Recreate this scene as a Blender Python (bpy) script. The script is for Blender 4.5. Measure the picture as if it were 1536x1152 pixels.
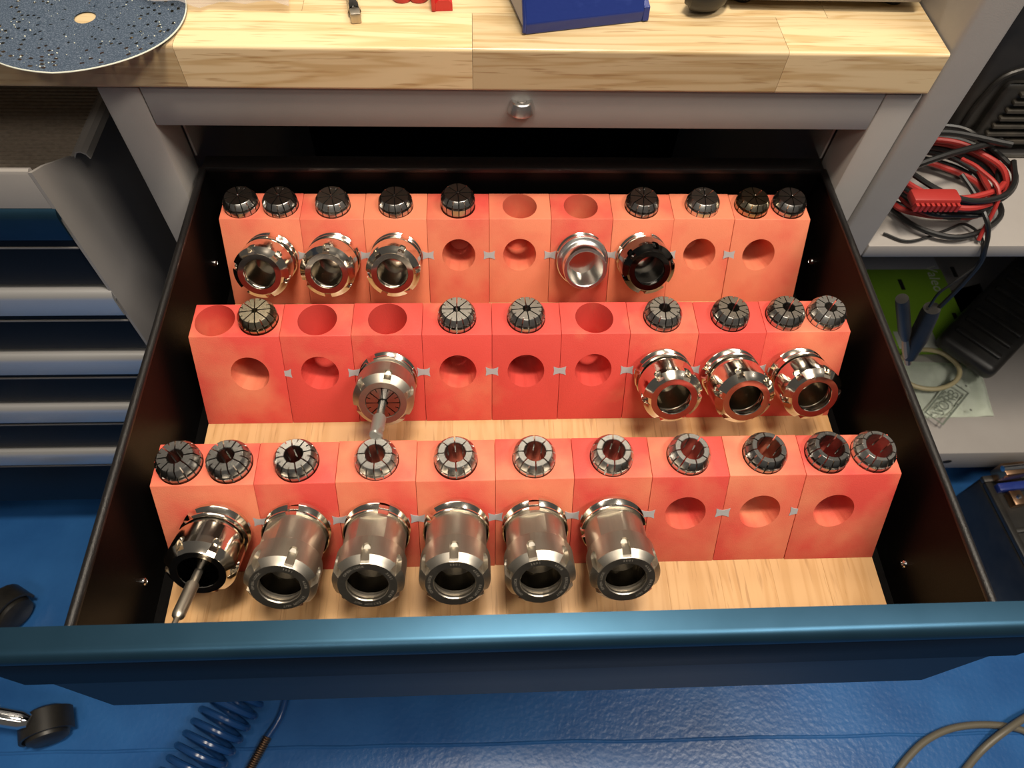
import bpy, bmesh, math, random
from mathutils import Vector, Matrix
random.seed(7)
S = 0.001                                   # everything below is written in millimetres
sc = bpy.context.scene
for o in list(bpy.data.objects): bpy.data.objects.remove(o)
col = sc.collection

# ------------------------------------------------------------------ camera
CAM = Vector((-42.22, -185.05, 568.84)); YAW, PITCH, ROLL, FPX = math.radians(5.07215), math.radians(57.54663), math.radians(3.67185), 1065.0
_f = Vector((math.sin(YAW)*math.cos(PITCH), math.cos(YAW)*math.cos(PITCH), -math.sin(PITCH)))
_r = Vector((math.cos(YAW), -math.sin(YAW), 0)); _u = _r.cross(_f)
_r2 = _r*math.cos(ROLL) + _u*math.sin(ROLL); _u2 = -_r*math.sin(ROLL) + _u*math.cos(ROLL)
cd = bpy.data.cameras.new('camera'); cam = bpy.data.objects.new('camera', cd); col.objects.link(cam)
M = Matrix((( _r2.x, _u2.x, -_f.x, CAM.x*S), (_r2.y, _u2.y, -_f.y, CAM.y*S), (_r2.z, _u2.z, -_f.z, CAM.z*S), (0, 0, 0, 1)))
cam.matrix_world = M
cd.sensor_fit = 'HORIZONTAL'; cd.sensor_width = 36; cd.lens = FPX/1536*36; cd.clip_start = 0.02; cd.clip_end = 50
cd.dof.use_dof = True; cd.dof.focus_distance = 0.60; cd.dof.aperture_fstop = 11
sc.camera = cam
def _ray(px, py): return _f + _r2*((px-768)/FPX) - _u2*((py-576)/FPX)
def onz(px, py, z): d = _ray(px, py); return CAM + d*((z-CAM.z)/d.z)
def ony(px, py, y): d = _ray(px, py); return CAM + d*((y-CAM.y)/d.y)

# ------------------------------------------------------------------ world, lights, exposure
w = bpy.data.worlds.new('world'); sc.world = w; w.use_nodes = True
w.node_tree.nodes['Background'].inputs[0].default_value = (1.0, 0.94, 0.86, 1); w.node_tree.nodes['Background'].inputs[1].default_value = 0.075
def area(name, loc, target, sx, sy, power, color):
    l = bpy.data.lights.new(name, 'AREA'); l.shape = 'RECTANGLE'; l.size = sx*S; l.size_y = sy*S; l.energy = power; l.color = color
    o = bpy.data.objects.new(name, l); col.objects.link(o); o.location = Vector(loc)*S
    o.rotation_euler = (Vector(target)-Vector(loc)).to_track_quat('-Z', 'Y').to_euler(); return o
area('overhead_lamp', (78, -20, 2000), (30, 160, 0), 420, 240, 36, (1.0, 0.87, 0.70))
area('bench_lamp', (-60, 580, 800), (-60, 420, 200), 900, 40, 1.6, (1.0, 0.88, 0.70))
area('ceiling_lamp', (-350, -1250, 1950), (0, 100, 0), 1300, 300, 9, (1.0, 0.91, 0.79))
area('ceiling_lamp_side', (1050, -380, 2000), (600, 250, -200), 900, 250, 27, (1.0, 0.91, 0.79))
vs = sc.view_settings; vs.view_transform = 'Standard'; vs.look = 'None'; vs.gamma = 1; vs.use_curve_mapping = False; vs.exposure = 0.15

# ------------------------------------------------------------------ materials
def mat(name, base=(.5, .5, .5), rough=.5, metal=0.0, spec=.5, var=None, scale=60, stretch=(1, 1, 1), bump=0.0, bscale=None, detail=4, rvar=0.0, rand=0.0, shift=0.0, ramp=(.35, .65), coat=0.0, emit=None, bdist=.0006):
    m = bpy.data.materials.new(name); m.use_nodes = True; nt = m.node_tree; N = nt.nodes; L = nt.links
    b = N['Principled BSDF']; b.inputs['Base Color'].default_value = (*base, 1); b.inputs['Roughness'].default_value = rough
    b.inputs['Metallic'].default_value = metal; b.inputs['Specular IOR Level'].default_value = spec; b.inputs['Coat Weight'].default_value = coat
    tc = N.new('ShaderNodeTexCoord'); mp = N.new('ShaderNodeMapping'); mp.inputs['Scale'].default_value = stretch
    oi = N.new('ShaderNodeObjectInfo'); ad = N.new('ShaderNodeVectorMath'); ad.operation = 'ADD'; sm = N.new('ShaderNodeVectorMath'); sm.operation = 'SCALE'
    cb = N.new('ShaderNodeCombineXYZ'); L.new(oi.outputs['Random'], cb.inputs[0]); L.new(oi.outputs['Random'], cb.inputs[1]); L.new(oi.outputs['Random'], cb.inputs[2])
    L.new(cb.outputs[0], sm.inputs[0]); sm.inputs['Scale'].default_value = 3.7
    L.new(tc.outputs['Object'], ad.inputs[0]); L.new(sm.outputs[0], ad.inputs[1]); L.new(ad.outputs[0], mp.inputs[0])
    no = N.new('ShaderNodeTexNoise'); no.inputs['Scale'].default_value = scale; no.inputs['Detail'].default_value = detail; L.new(mp.outputs[0], no.inputs['Vector'])
    if var is not None:
        cr = N.new('ShaderNodeValToRGB'); cr.color_ramp.elements[0].color = (*base, 1); cr.color_ramp.elements[1].color = (*var, 1)
        cr.color_ramp.elements[0].position, cr.color_ramp.elements[1].position = ramp
        if shift:
            s1 = N.new('ShaderNodeMath'); s1.operation = 'MULTIPLY_ADD'; s1.inputs[1].default_value = shift; s1.inputs[2].default_value = -shift/2; L.new(oi.outputs['Random'], s1.inputs[0])
            s2 = N.new('ShaderNodeMath'); s2.operation = 'ADD'; L.new(s1.outputs[0], s2.inputs[0]); L.new(no.outputs['Fac'], s2.inputs[1]); L.new(s2.outputs[0], cr.inputs[0])
        else: L.new(no.outputs['Fac'], cr.inputs[0])
        src = cr.outputs[0]
        if rand:
            hs = N.new('ShaderNodeHueSaturation'); mr = N.new('ShaderNodeMapRange'); mr.inputs[3].default_value = 1-rand; mr.inputs[4].default_value = 1+rand
            L.new(oi.outputs['Random'], mr.inputs[0]); L.new(mr.outputs[0], hs.inputs['Value']); L.new(src, hs.inputs['Color']); src = hs.outputs[0]
        L.new(src, b.inputs['Base Color'])
    if rvar:
        mr = N.new('ShaderNodeMapRange'); mr.inputs[3].default_value = max(0, rough-rvar); mr.inputs[4].default_value = rough+rvar
        L.new(no.outputs['Fac'], mr.inputs[0]); L.new(mr.outputs[0], b.inputs['Roughness'])
    if bump:
        n2 = N.new('ShaderNodeTexNoise'); n2.inputs['Scale'].default_value = bscale or scale*6; n2.inputs['Detail'].default_value = 3
        L.new(mp.outputs[0], n2.inputs['Vector']); bp = N.new('ShaderNodeBump'); bp.inputs['Strength'].default_value = bump; bp.inputs['Distance'].default_value = bdist
        L.new(n2.outputs['Fac'], bp.inputs['Height']); L.new(bp.outputs[0], b.inputs['Normal'])
    if emit: b.inputs['Emission Color'].default_value = (*emit, 1); b.inputs['Emission Strength'].default_value = 1
    return m
RED, PALE = (.62, .070, .055), (.68, .205, .112)
def red_mat(name, lo, hi):
    m = mat(name, RED, .55, var=PALE, scale=15, detail=4, ramp=(lo, hi), bump=.35, bscale=1100, spec=.35, rand=.05, shift=.22); return m
M_red = [red_mat('red_print_front', .34, .62), red_mat('red_print_middle', .50, .78), red_mat('red_print_rear', .22, .55)]
M_key = mat('grey_print', (.36, .36, .37), .55)
M_steel = mat('polished_steel', (.72, .66, .57), .13, 1, var=(.66, .60, .52), scale=80, rvar=.04)
M_satin = mat('satin_steel', (.50, .455, .385), .40, 1, var=(.45, .41, .35), scale=300, stretch=(1, 1, .05), rvar=.05)
M_collet = mat('ground_steel', (.50, .48, .45), .24, 1, var=(.47, .45, .42), scale=60, rvar=.03)
M_collet_lt = mat('bright_ground_steel', (.66, .64, .60), .26, 1, var=(.61, .59, .55), scale=60, rvar=.03)
M_collet_gold = mat('yellowed_steel', (.50, .43, .30), .24, 1, var=(.42, .36, .26), scale=90, rvar=.06)
M_alu = mat('turned_aluminium', (.74, .73, .71), .27, 1)
M_blacknut = mat('black_oxide', (.035, .033, .03), .16, 1, spec=.6, coat=.6)
M_bore_shade = mat('shaded_bore_steel', (.07, .06, .045), .22, 1)  # front-row bores: same steel, shade and dark reflections put into the colour
M_bore = mat('dimmed_bore_steel', (.30, .26, .20), .22, 1)  # other rows: bore steel toned down in colour for the dim interior
M_dark = mat('blackened_bore', (.03, .028, .025), .4, .6)
M_carbide = mat('grey_carbide', (.33, .32, .29), .42, .6)
M_letter = mat('laser_marking', (.42, .38, .32), .5, .6)
M_letter_d = mat('dark_marking', (.10, .09, .08), .7)
M_black = mat('black_powder_coat', (.003, .0027, .0027), .30, spec=.08, bump=.25, bscale=1500)
M_rim = mat('black_rim_paint', (.008, .007, .007), .33, spec=.45, bump=.5, bscale=1300)
M_bluefront = mat('blue_lacquer', (.027, .076, .128), .36, .85, spec=.5, var=(.023, .068, .115), scale=30)
M_gripface = mat('black_grip', (.004, .004, .0045), .5, spec=.08)
M_darkpanel = mat('dark_panel', (.005, .007, .011), .45, spec=.2)
M_grey = mat('grey_paint', (.30, .28, .265), .48, var=(.285, .265, .25), scale=20, bump=.15, bscale=1200, spec=.4)
M_silver = mat('silver_handle', (.74, .73, .72), .30, .75)
M_floor = mat('blue_floor_paint', (.018, .090, .275), .30, var=(.026, .12, .34), scale=9, bump=.55, bscale=130, spec=.45, bdist=.0010)
M_wall = mat('wall_paint', (.35, .34, .32), .8, var=(.32, .31, .29), scale=4)
M_mat = mat('ribbed_rubber', (.27, .225, .18), .40, var=(.36, .30, .24), scale=200)
M_chrome = mat('chrome', (.8, .8, .8), .06, 1)
M_blkplastic = mat('black_plastic', (.011, .010, .009), .42, var=(.02, .018, .015), scale=40)
M_slat = mat('dusty_black_plastic', (.022, .019, .015), .5, var=(.04, .034, .026), scale=60)
M_blkcable = mat('black_rubber', (.010, .010, .010), .38)
M_redcable = mat('red_rubber', (.33, .024, .02), .45)
M_redplastic = mat('red_plastic', (.50, .02, .02), .35)
M_bluebox = mat('blue_enamel', (.014, .03, .17), .28, var=(.03, .055, .24), scale=45, detail=8, ramp=(.55, .8), bump=.3, bscale=200)
M_greycard = mat('grey_card', (.42, .42, .45), .6)
M_green = mat('green_carton', (.30, .56, .03), .5, var=(.26, .50, .03), scale=12)
M_white = mat('white_print', (.62, .64, .55), .6)
M_cloth = mat('white_nonwoven', (.80, .86, .75), .85, var=(.74, .80, .69), scale=60, bump=.4, bscale=300)
M_brown = mat('brown_cardboard', (.16, .10, .04), .75)
M_cream = mat('cream_rubber', (.42, .36, .20), .45)
M_copper = mat('copper', (.45, .27, .16), .32, 1)
M_bluehose = mat('blue_hose', (.012, .06, .20), .22)
M_greycable = mat('grey_cable', (.13, .115, .085), .42)
M_glass = None
def wood(name, c1, c2, c3, axis):
    m = bpy.data.materials.new(name); m.use_nodes = True; nt = m.node_tree; N = nt.nodes; L = nt.links; b = N['Principled BSDF']
    tc = N.new('ShaderNodeTexCoord'); oi = N.new('ShaderNodeObjectInfo'); cb = N.new('ShaderNodeCombineXYZ')
    for i in range(3): L.new(oi.outputs['Random'], cb.inputs[i])
    sm = N.new('ShaderNodeVectorMath'); sm.operation = 'SCALE'; sm.inputs['Scale'].default_value = 5.3; L.new(cb.outputs[0], sm.inputs[0])
    ad = N.new('ShaderNodeVectorMath'); L.new(tc.outputs['Object'], ad.inputs[0]); L.new(sm.outputs[0], ad.inputs[1])
    mp = N.new('ShaderNodeMapping'); mp.inputs['Scale'].default_value = (1.2, 16, 16) if axis == 'X' else (16, 1.2, 16); L.new(ad.outputs[0], mp.inputs[0])
    n1 = N.new('ShaderNodeTexNoise'); n1.inputs['Scale'].default_value = 2.4; n1.inputs['Detail'].default_value = 3; n1.inputs['Distortion'].default_value = .7; L.new(mp.outputs[0], n1.inputs['Vector'])
    wv = N.new('ShaderNodeMath'); wv.operation = 'MULTIPLY'; wv.inputs[1].default_value = 34; L.new(n1.outputs['Fac'], wv.inputs[0])
    sn = N.new('ShaderNodeMath'); sn.operation = 'SINE'; L.new(wv.outputs[0], sn.inputs[0])
    ma = N.new('ShaderNodeMapRange'); ma.inputs[1].default_value = -1; ma.inputs[2].default_value = 1; L.new(sn.outputs[0], ma.inputs[0])
    pw = N.new('ShaderNodeMath'); pw.operation = 'POWER'; pw.inputs[1].default_value = 3; L.new(ma.outputs[0], pw.inputs[0])
    m2 = N.new('ShaderNodeMapping'); m2.inputs['Scale'].default_value = (26, 420, 420) if axis == 'X' else (420, 26, 420); L.new(ad.outputs[0], m2.inputs[0])
    n2 = N.new('ShaderNodeTexNoise'); n2.inputs['Scale'].default_value = 1; n2.inputs['Detail'].default_value = 2; L.new(m2.outputs[0], n2.inputs['Vector'])
    r2 = N.new('ShaderNodeValToRGB'); r2.color_ramp.elements[0].position = .60; r2.color_ramp.elements[1].position = .72; L.new(n2.outputs['Fac'], r2.inputs[0])
    mx = N.new('ShaderNodeMix'); mx.data_type = 'RGBA'; mx.inputs[6].default_value = (*c1, 1); mx.inputs[7].default_value = (*c2, 1); L.new(pw.outputs[0], mx.inputs[0])
    mf = N.new('ShaderNodeMath'); mf.operation = 'MULTIPLY'; mf.inputs[1].default_value = .55; L.new(r2.outputs[0], mf.inputs[0])
    my = N.new('ShaderNodeMix'); my.data_type = 'RGBA'; my.inputs[7].default_value = (*c3, 1); L.new(mx.outputs[2], my.inputs[6]); L.new(mf.outputs[0], my.inputs[0])
    hs = N.new('ShaderNodeHueSaturation'); mr = N.new('ShaderNodeMapRange'); mr.inputs[3].default_value = .80 if axis == 'X' else .93; mr.inputs[4].default_value = 1.12 if axis == 'X' else 1.06
    L.new(oi.outputs['Random'], mr.inputs[0]); L.new(mr.outputs[0], hs.inputs['Value']); L.new(my.outputs[2], hs.inputs['Color']); L.new(hs.outputs[0], b.inputs['Base Color'])
    b.inputs['Roughness'].default_value = .32; b.inputs['Specular IOR Level'].default_value = .4
    return m
M_bench = wood('bench_rubberwood', (.66, .51, .30), (.54, .38, .19), (.32, .17, .06), 'X')
M_beech = wood('beech_board', (.56, .34, .16), (.50, .29, .125), (.30, .155, .06), 'Y')
def grit():
    m = mat('blue_abrasive', (.075, .115, .18), .7, var=(.22, .28, .37), scale=900, detail=2, ramp=(.45, .7), bump=.6, bscale=900); return m
M_grit = grit()
def film():
    m = bpy.data.materials.new('clear_film'); m.use_nodes = True; nt = m.node_tree; N = nt.nodes; L = nt.links
    for n in list(N): N.remove(n)
    o = N.new('ShaderNodeOutputMaterial'); t = N.new('ShaderNodeBsdfTransparent'); t.inputs[0].default_value = (.93, .91, .90, 1)
    g = N.new('ShaderNodeBsdfGlossy'); g.inputs['Roughness'].default_value = .12; d = N.new('ShaderNodeBsdfDiffuse'); d.inputs[0].default_value = (.6, .56, .54, 1)
    a = N.new('ShaderNodeMixShader'); a.inputs[0].default_value = .30; c = N.new('ShaderNodeMixShader'); c.inputs[0].default_value = .10
    L.new(t.outputs[0], a.inputs[1]); L.new(d.outputs[0], a.inputs[2]); L.new(a.outputs[0], c.inputs[1]); L.new(g.outputs[0], c.inputs[2]); L.new(c.outputs[0], o.inputs[0]); return m
M_film = film()

# ------------------------------------------------------------------ mesh helpers
def me_of(name, bm, m, smooth=True, angle=35):
    me = bpy.data.meshes.new(name); bmesh.ops.recalc_face_normals(bm, faces=bm.faces[:]); bmesh.ops.scale(bm, vec=(S, S, S), verts=bm.verts[:]); bm.to_mesh(me); bm.free()
    if m: me.materials.append(m)
    if smooth:
        me.polygons.foreach_set('use_smooth', [True]*len(me.polygons)); me.set_sharp_from_angle(angle=math.radians(angle))
    return me
def link(name, me, parent=None, loc=(0, 0, 0), rot=(0, 0, 0)):
    o = bpy.data.objects.new(name, me); col.objects.link(o); o.location = Vector(loc)*S; o.rotation_euler = rot
    if parent: o.parent = parent
    return o
def put(name, bm, m, parent=None, loc=(0, 0, 0), rot=(0, 0, 0), smooth=True, angle=35): return link(name, me_of(name, bm, m, smooth, angle), parent, loc, rot)
def tag(o, label=None, cat=None, group=None, kind=None):
    for k, v in (('label', label), ('category', cat), ('group', group), ('kind', kind)):
        if v: o[k] = v
    return o
def thing(name, label, cat, loc=(0, 0, 0), rot=(0, 0, 0), group=None):
    o = bpy.data.objects.new(name, None); o.empty_display_size = .01; col.objects.link(o); o.location = Vector(loc)*S; o.rotation_euler = rot
    return tag(o, label, cat, group)
def box(bm, x0, x1, y0, y1, z0, z1, bev=0, seg=2):
    r = bmesh.ops.create_cube(bm, size=1, matrix=Matrix.Translation(((x0+x1)/2, (y0+y1)/2, (z0+z1)/2)) @ Matrix.Diagonal((abs(x1-x0), abs(y1-y0), abs(z1-z0), 1)))
    if bev:
        es = list({e for v in r['verts'] for e in v.link_edges}); bmesh.ops.bevel(bm, geom=es, offset=bev, segments=seg, affect='EDGES', profile=.5)
    return bm
def bx(*a, **k): return box(bmesh.new(), *a, **k)
def prism(pts, a0, a1, axis='X', bev=0, bm=None):
    bm = bm or bmesh.new()
    def P(u, v, a): return (a, u, v) if axis == 'X' else ((u, a, v) if axis == 'Y' else (u, v, a))
    A = [bm.verts.new(P(u, v, a0)) for u, v in pts]; B = [bm.verts.new(P(u, v, a1)) for u, v in pts]; n = len(pts)
    bm.faces.new(A); bm.faces.new(B[::-1])
    for i in range(n): bm.faces.new((A[i], B[i], B[(i+1) % n], A[(i+1) % n]))
    if bev: bmesh.ops.bevel(bm, geom=bm.edges[:], offset=bev, segments=2, affect='EDGES', profile=.5)
    return bm
def lathe(prof, n=72, bm=None, close=False):
    bm = bm or bmesh.new(); rings = []
    for r, z in prof:
        if r < 1e-6: rings.append([bm.verts.new((0, 0, z))])
        else: rings.append([bm.verts.new((r*math.cos(2*math.pi*i/n), r*math.sin(2*math.pi*i/n), z)) for i in range(n)])
    pr = list(zip(rings, rings[1:])) + ([(rings[-1], rings[0])] if close else [])
    for a, b in pr:
        for i in range(n):
            j = (i+1) % n
            if len(a) == 1 and len(b) == 1: continue
            if len(a) == 1: bm.faces.new((a[0], b[i], b[j]))
            elif len(b) == 1: bm.faces.new((a[i], a[j], b[0]))
            else: bm.faces.new((a[i], a[j], b[j], b[i]))
    return bm
def loft(rings, bm=None, cap0=True, cap1=True):
    bm = bm or bmesh.new(); V = [[bm.verts.new(p) for p in r] for r in rings]; n = len(rings[0])
    for a, b in zip(V, V[1:]):
        for i in range(n):
            j = (i+1) % n; bm.faces.new((a[i], a[j], b[j], b[i]))
    if cap0: bm.faces.new(V[0][::-1])
    if cap1: bm.faces.new(V[-1])
    return bm
def smooth_path(pts, k=8, closed=False):
    P = [Vector(p) for p in pts]; out = []; n = len(P); rng = range(n if closed else n-1)
    for i in rng:
        a = P[(i-1) % n] if closed or i else P[0]*2-P[1]; b = P[i]; c = P[(i+1) % n]; d = P[(i+2) % n] if closed or i+2 < n else P[-1]*2-P[-2]
        for j in range(k):
            t = j/k; out.append(.5*((2*b)+(c-a)*t+(2*a-5*b+4*c-d)*t*t+(3*b-a-3*c+d)*t**3))
    if not closed: out.append(P[-1])
    return out
def tube(path, r, n=10, bm=None, closed=False):
    bm = bm or bmesh.new(); P = [Vector(p) for p in path]; rr = r if isinstance(r, (list, tuple)) else [r]*len(P); N = None; rings = []
    for i, p in enumerate(P):
        t = (P[(i+1) % len(P)]-P[i-1]) if closed else (P[min(i+1, len(P)-1)]-P[max(i-1, 0)]); t.normalize()
        if N is None: N = t.orthogonal().normalized()
        N = (N-t*N.dot(t)).normalized(); B = t.cross(N)
        rings.append([p+(N*math.cos(2*math.pi*k/n)+B*math.sin(2*math.pi*k/n))*rr[i] for k in range(n)])
    if closed: rings.append(rings[0])
    loft(rings, bm, not closed, not closed)
    if closed: bmesh.ops.remove_doubles(bm, verts=bm.verts[:], dist=1e-4)
    return bm
def boolean(me, cutters):
    o = bpy.data.objects.new('tmp', me); col.objects.link(o); cs = []
    for c in cutters:
        k = bpy.data.objects.new('cut', c); col.objects.link(k); cs.append(k)
        md = o.modifiers.new('b', 'BOOLEAN'); md.operation = 'DIFFERENCE'; md.solver = 'EXACT'; md.object = k
    dg = bpy.context.evaluated_depsgraph_get(); dg.update(); out = bpy.data.meshes.new_from_object(o.evaluated_get(dg))
    for k in cs+[o]: bpy.data.objects.remove(k)
    return out
_txt = {}
def text_mesh(s, size, depth=0.0):
    cu = bpy.data.curves.new('t', 'FONT'); cu.body = s; cu.size = size; cu.align_x = 'CENTER'; cu.align_y = 'CENTER'; cu.extrude = depth; cu.resolution_u = 2
    o = bpy.data.objects.new('t', cu); col.objects.link(o); dg = bpy.context.evaluated_depsgraph_get(); dg.update()
    me = bpy.data.meshes.new_from_object(o.evaluated_get(dg)); bpy.data.objects.remove(o); return me
def add_text(bm, s, size, mtx):
    key = (s, size)
    if key not in _txt: _txt[key] = text_mesh(s, size)
    n0 = len(bm.verts); bm.from_mesh(_txt[key]); bm.verts.ensure_lookup_table(); bmesh.ops.transform(bm, matrix=mtx, verts=bm.verts[n0:])
def ring_text(strings, r, size, z, a0=0, bm=None):
    """strings: list of (angle of middle in degrees, text); read from outside, tops pointing outwards"""
    bm = bm or bmesh.new()
    for ang, s in strings:
        step = math.degrees(size*.72/r)
        for i, ch in enumerate(s):
            if ch == ' ': continue
            a = math.radians(ang+a0-(i-(len(s)-1)/2)*step)
            add_text(bm, ch, size, Matrix.Translation((r*math.cos(a), r*math.sin(a), z)) @ Matrix.Rotation(a-math.pi/2, 4, 'Z'))
    return bm

# ------------------------------------------------------------------ setting
ZF = -640
def floor():
    bm = bmesh.new(); box(bm, -2500, 2500, -2000, 1400, ZF-20, ZF); o = tag(put('floor', bm, M_floor, smooth=False), kind='structure')
    a, b = onz(-60, 1131, ZF), onz(1600, 1098, ZF); d = (b-a)
    pts = [a+d*t/24+Vector((0, random.uniform(-1.5, 1.5), 0)) for t in range(25)]
    bm = bmesh.new(); rg = []
    for p in pts: rg.append([(p.x, p.y-3, ZF-.5), (p.x, p.y-1, ZF+1.6), (p.x, p.y+1.2, ZF+1.4), (p.x, p.y+3.4, ZF-.5)])
    loft(rg, bm); put('paint_seam', bm, M_floor, o)
    tag(put('wall_back', bx(-2500, 2500, 1400, 1420, ZF, 2000), M_wall, smooth=False), kind='structure')
floor()

# ------------------------------------------------------------------ bench top (glued staves)
BY, BZ0, BZ1, BXR = 327, 207, 244, 337
def bench():
    t = thing('workbench_top', 'thick pale glued-stave wooden bench top above the open drawer', 'workbench', (0, 700, BZ0))
    def stave(x0, x1, y0, y1, nose=False, skew=0):
        bm = bmesh.new(); h = (BZ1-BZ0)
        P = [(x0+.15, y0), (x1-.15-skew, y0), (x1-.15+skew, y1), (x0+.15, y1)]
        A = [bm.verts.new((x, y-700, 0)) for x, y in P]; B = [bm.verts.new((x, y-700, h)) for x, y in P]
        bm.faces.new(A); bm.faces.new(B)
        for i in range(4): bm.faces.new((A[i], A[(i+1) % 4], B[(i+1) % 4], B[i]))
        if nose:
            es = [e for e in bm.edges if all(abs(v.co.y-(y0-700)) < .01 for v in e.verts) and abs(e.verts[0].co.z-e.verts[1].co.z) < .01]
            bmesh.ops.bevel(bm, geom=es, offset=2.6, segments=4, affect='EDGES', profile=.5)
            if x1 > 330:
                es = [e for e in bm.edges if all(abs(v.co.x-(x1-.15)) < 1.2 for v in e.verts) and abs(e.verts[0].co.y-e.verts[1].co.y) < .01 and abs(e.verts[0].co.z-e.verts[1].co.z) > 10 and e.verts[0].co.y < y0-700+5]
                if es: bmesh.ops.bevel(bm, geom=es, offset=4, segments=4, affect='EDGES', profile=.5)
        put('stave', bm, M_bench, t, smooth=False)
    y = BY; first = True
    rows = [(49, [-1000, -640, -271, -44, 206, BXR]), (46, [-1000, -520, -180, 100, 250, BXR]), (52, [-1000, -760, -330, 20, BXR]), (48, [-1000, -480, -120, 180, BXR]),
            (50, [-1000, -600, -220, 60, BXR]), (50, [-1000, -420, -40, 240, BXR]), (52, [-1000, -700, -280, 120, BXR]), (48, [-1000, -500, -100, BXR]), (50, [-1000, -350, 50, BXR]), (55, [-1000, -600, -150, 200, BXR])]
    for wd, xs in rows:
        for a, b in zip(xs, xs[1:]): stave(a, b, y, y+wd-.2, first)
        y += wd; first = False
bench()

# ------------------------------------------------------------------ tool cabinet under the bench with its open drawer
XL0, XL1, XR0, XR1, CY = -346, -312.5, 305, 337, 331
DZ = 100; DXI = 300; DYF, DYB = -66, 360; DFL = -20
def cabinet():
    t = thing('tool_cabinet', 'grey steel bench cabinet with its wide blue-fronted drawer pulled open', 'cabinet', (0, 620, ZF))
    dy, dz = -620, -ZF
    def add(name, bm, m, par=t, **k): bmesh.ops.translate(bm, vec=(0, dy, dz), verts=bm.verts[:]); return put(name, bm, m, par, **k)
    add('post', bx(XL0, XL1, CY, CY+45, ZF+60, BZ0-2.0, bev=2.2), M_grey); add('post', bx(XR0, XR1, CY, CY+45, ZF+60, BZ0-2.0, bev=2.2), M_grey)
    ap = add('apron', bx(XL1+.6, XR0-.6, CY+.4, CY+20, 168.5, BZ0-.4, bev=.8), M_grey)
    add('side_wall', bx(XL0+2, XL0+5, CY+44, 900, ZF+60, BZ0-2), M_grey); add('side_wall', bx(XR1-5, XR1-2, CY+44, 900, ZF+60, BZ0-2), M_grey)
    add('inner_rail', bx(XL1+1, XL1+3, CY+45, 880, 100, 150), M_grey); add('inner_rail', bx(XR0-3, XR0-1, CY+45, 880, 100, 150), M_grey)
    add('back_wall', bx(XL0+5, XR1-5, 897, 900, ZF+60, BZ0-2), M_darkpanel)
    for z0, z1 in ((-330, -96), (-575, -340)): add('closed_drawer_front', bx(-344, 336, CY-22, CY-1, z0, z1, bev=2), M_bluefront)
    lk = lathe([(11.8, 0), (11.6, 2), (9.2, 9.5), (8.2, 10.2), (7.0, 9.9), (4.8, 9.4), (4.6, 7.6), (3.9, 7.4), (3.7, 9.0), (2.6, 9.4), (2.2, 8.6), (0, 8.2)], 48)
    bmesh.ops.rotate(lk, cent=(0, 0, 0), matrix=Matrix.Rotation(math.pi/2, 3, 'X')); bmesh.ops.translate(lk, vec=(-3.5, CY+.5, 186.5), verts=lk.verts[:])
    add('lock', lk, M_alu)
    # drawer
    d = add('drawer', bx(-DXI-1, DXI+1, DYF, DYB, DFL-2, DFL), M_black, smooth=False); d['label'] = 'black steel drawer pulled fully open'
    def dd(name, bm, m, **k):
        return add(name, bm, m, d, **k)
    for s in (-1, 1):
        pr = [(s*(DXI), DFL-2), (s*(DXI), DZ-5)]
        bm = bmesh.new(); a = DXI; b = DXI+1.6
        box(bm, s*a, s*b, DYF, DYB+1, DFL-2, DZ-3.2)
        dd('side_panel', bm, M_black, smooth=False)
        bm = tube([(s*(DXI+2.6), y, DZ-3.2) for y in [DYF+(DYB-DYF)*k/30 for k in range(31)]], 3.4, 14); dd('side_rim', bm, M_rim)
        for (yy, zz) in ((-12, 18), (300, 32)):
            bm = lathe([(3.6, 0), (3.4, 1.2), (2.4, 2.0), (1.5, 2.0), (1.3, 1.2), (0, 1.1)], 20)
            bmesh.ops.rotate(bm, cent=(0, 0, 0), matrix=Matrix.Rotation(-s*math.pi/2, 3, 'Y'), verts=bm.verts[:]); bmesh.ops.translate(bm, vec=(s*DXI, yy, zz), verts=bm.verts[:])
            dd('rivet', bm, M_chrome)
        dd('bottom_ledge', bx(s*(DXI-13.5), s*(DXI), DYF+2, DYB, DFL, DFL+6), M_black, smooth=False)
    dd('back_panel', bx(-DXI-1.5, DXI+1.5, DYB, DYB+1.6, DFL-2, DZ-3), M_black, smooth=False)
    dd('back_rim', bx(-DXI-3, DXI+3, DYB-1, DYB+17, DZ-7, DZ, bev=2), M_rim)
    dd('front_panel', bx(-350, 346, -83.5, DYF, -87, DZ-8, bev=1.5), M_darkpanel)
    # folded blue grip strip along the top of the front
    def arc(cy, cz, r, a0, a1, n): return [(cy+r*math.cos(math.radians(a0+(a1-a0)*i/n)), cz+r*math.sin(math.radians(a0+(a1-a0)*i/n))) for i in range(n+1)]
    pr = [(DYF+1, DZ-4), (DYF+1, DZ+.5)] + arc(-77.5, DZ-8.5, 9, 90, 176, 12) + [(-84.2, DZ-10)]
    bm = prism(pr, -360, 355); dd('grip_strip', bm, M_bluefront, angle=25)
    dd('grip_face', bx(-360, 355, -86.4, -83.8, DZ-72, DZ-9.2, bev=1), M_gripface)
cabinet()

# ------------------------------------------------------------------ beech board in the drawer
def board():
    t = thing('wooden_board', 'flat beech board lining the drawer under the red racks', 'board', (0, 150, DFL))
    x = -285.5; n = 13; wd = 571/n
    for i in range(n):
        bm = bx(x+.02, x+wd-.02, -60-150, 356-150, 0.2, 20, bev=.12, seg=1); put('stave', bm, M_beech, t, smooth=False); x += wd
board()

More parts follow.
